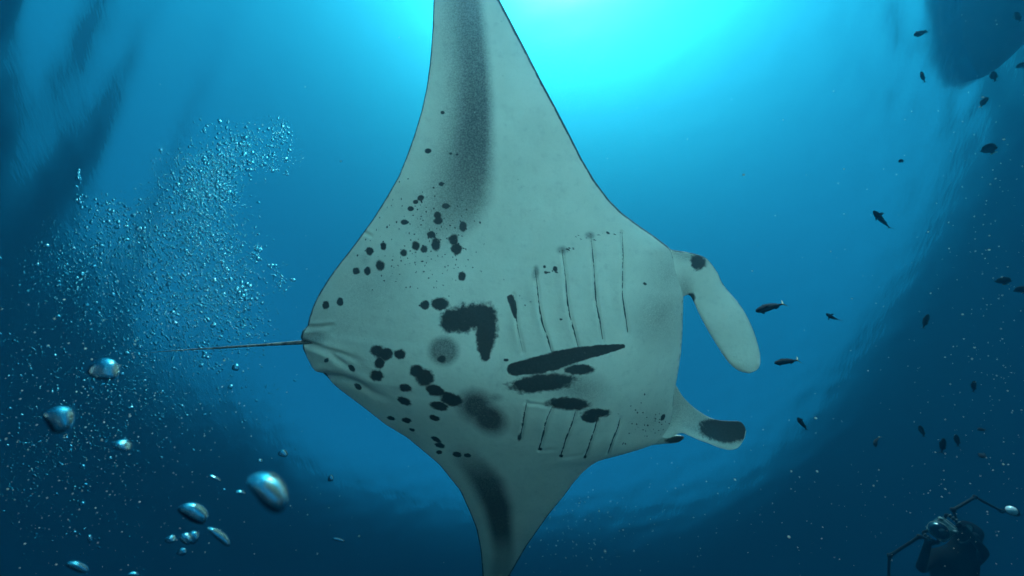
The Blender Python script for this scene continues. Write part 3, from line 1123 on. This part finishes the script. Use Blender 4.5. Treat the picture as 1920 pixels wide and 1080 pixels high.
for tip, ank in ((tl_, al), (tr2, ar)):
    dd = np.array(Vector(tip - ank).normalized())
    sd = np.array(Vector(dd).cross(Vector((0, 1, 0))).normalized())
    nn = np.cross(dd, sd)
    V = []
    for q, w, th_ in ((-.02, .05, .045), (.12, .06, .035), (.25, .08, .012), (.5, .10, .008), (.62, .105, .004)):
        for sx, sy in ((-1, -1), (1, -1), (1, 1), (-1, 1)):
            V.append(tip + dd * q + sd * sx * w + nn * sy * th_)
    link('swim_fin', make_mesh('swim_fin', rel(np.array(V), po), [grid_faces(5, 4, 0, True), np.array([[16, 17, 18, 19]])], m_rub), person)

# camera rig held by the diver
rig = bpy.data.objects.new('underwater_camera', None)
COL.objects.link(rig)
cc = dp(1766, 992, -.3)
rig.location = cc
tag(rig, 'grey underwater camera housing with dome port and strobe arms', 'camera')
look = np.array(Vector(CAM + np.array([.0, .9, 1.2]) - cc).normalized())
hor = dp(1800, 972, -.3) - dp(1735, 1012, -.3)
hor = hor - look * (hor @ look)
hor /= np.linalg.norm(hor)
vert = np.cross(hor, look)


def loc3(a, b_, c):
    return hor * a + vert * b_ + look * c


def oriented_box(name, cx, size, mat, bev, parent):
    bm = bmesh.new()
    bmesh.ops.create_cube(bm, size=1)
    for q in bm.verts:
        q.co = Vector(np.array(q.co[:]) * np.array(size))
    bmesh.ops.bevel(bm, geom=bm.edges[:], offset=bev, segments=3, affect='EDGES')
    for q in bm.verts:
        q.co = Vector(loc3(*(np.array(q.co[:]) + np.array(cx))))
    me = bpy.data.meshes.new(name)
    bm.to_mesh(me)
    bm.free()
    me.materials.append(mat)
    return link(name, me, parent)


housing = oriented_box('housing', (0, 0, 0), (.26, .19, .14), m_house, .025, rig)
for a, b_ in ((-.09, .085), (.08, .09), (.10, -.06), (-.10, -.05)):
    V, f = tube(np.array([loc3(a, b_, .05), loc3(a, b_, .075), loc3(a, b_, .09), loc3(a, b_, .092)]), [.022, .022, .018, .002], 12)
    link('control_knob', make_mesh('control_knob', V, [f], m_house), housing)
# port: extension ring, then a glass dome
V, f = tube(np.array([loc3(-.02, .01, .06), loc3(-.02, .01, .13), loc3(-.02, .01, .145), loc3(-.02, .01, .15)]), [.075, .075, .098, .094], 28)
port = link('port_ring', make_mesh('port_ring', V, [f], m_house), rig)
an = np.linspace(0, math.pi / 2, 10)
V, f = tube(np.array([loc3(-.02, .01, .146 + .075 * math.sin(q)) for q in an]), [.09 * math.cos(q) + .0005 for q in an], 28)
link('dome_port', make_mesh('dome_port', V, [f], m_dome), port)
for sgn in (-1, 1):
    V, f = tube(spline([loc3(sgn * .13, .06, 0), loc3(sgn * .18, .065, .01), loc3(sgn * .19, 0, .02), loc3(sgn * .18, -.065, .01), loc3(sgn * .13, -.06, 0)], 20), np.full(20, .017), 10)
    hd = link('handle', make_mesh('handle', V, [f], m_rub), rig)
    for q in range(4):
        V, f = tube(np.array([loc3(sgn * .19, .045 - .03 * q, .012), loc3(sgn * .19, .035 - .03 * q, .012)]), [.024, .024], 10)
        link('grip_rib', make_mesh('grip_rib', V, [f], m_house), hd)


def arm(points):
    P_ = [np.array(q) - cc for q in points]
    for a, b_ in zip(P_[:-1], P_[1:]):
        d = b_ - a
        V, f = tube(np.array([a, a + .02 * d, a + .1 * d, a + .9 * d, a + .98 * d, b_]), [.012, .02, .016, .016, .02, .012], 10)
        link('strobe_arm', make_mesh('strobe_arm', V, [f], m_rub), rig)
        bv, bf = ico(2)
        link('arm_clamp', make_mesh('arm_clamp', bv * np.array([.03, .03, .03]) + b_, [bf], m_rub), rig)


def strobe(pos, aim):
    p = np.array(pos) - cc
    d = np.array(Vector(aim).normalized())
    V, f = tube(np.array([p - d * .1, p - d * .09, p - d * .02, p + d * .01, p + d * .03]), [.02, .05, .055, .062, .058], 20)
    so = link('strobe', make_mesh('strobe', V, [f], m_rub), rig)
    V, f = tube(np.array([p + d * .028, p + d * .045, p + d * .058, p + d * .06]), [.054, .045, .02, .001], 20)
    link('strobe_face', make_mesh('strobe_face', V, [f], m_face), so)


arm([cc + loc3(.12, .1, 0), dp(1787, 956, -.3), dp(1828, 932, -.2), dp(1878, 958, -.1), dp(1893, 958, -.12)])
strobe(dp(1898, 958, -.14), Vector(CAM - dp(1898, 958)) + Vector((0, 0, 2.0)))
arm([cc + loc3(-.17, .05, 0), dp(1724, 1006, -.3), dp(1668, 1042, -.2), dp(1665, 1120, -.1)])
strobe(dp(1664, 1150, -.12), Vector(CAM - dp(1664, 1150)) + Vector((0, 0, 2.0)))
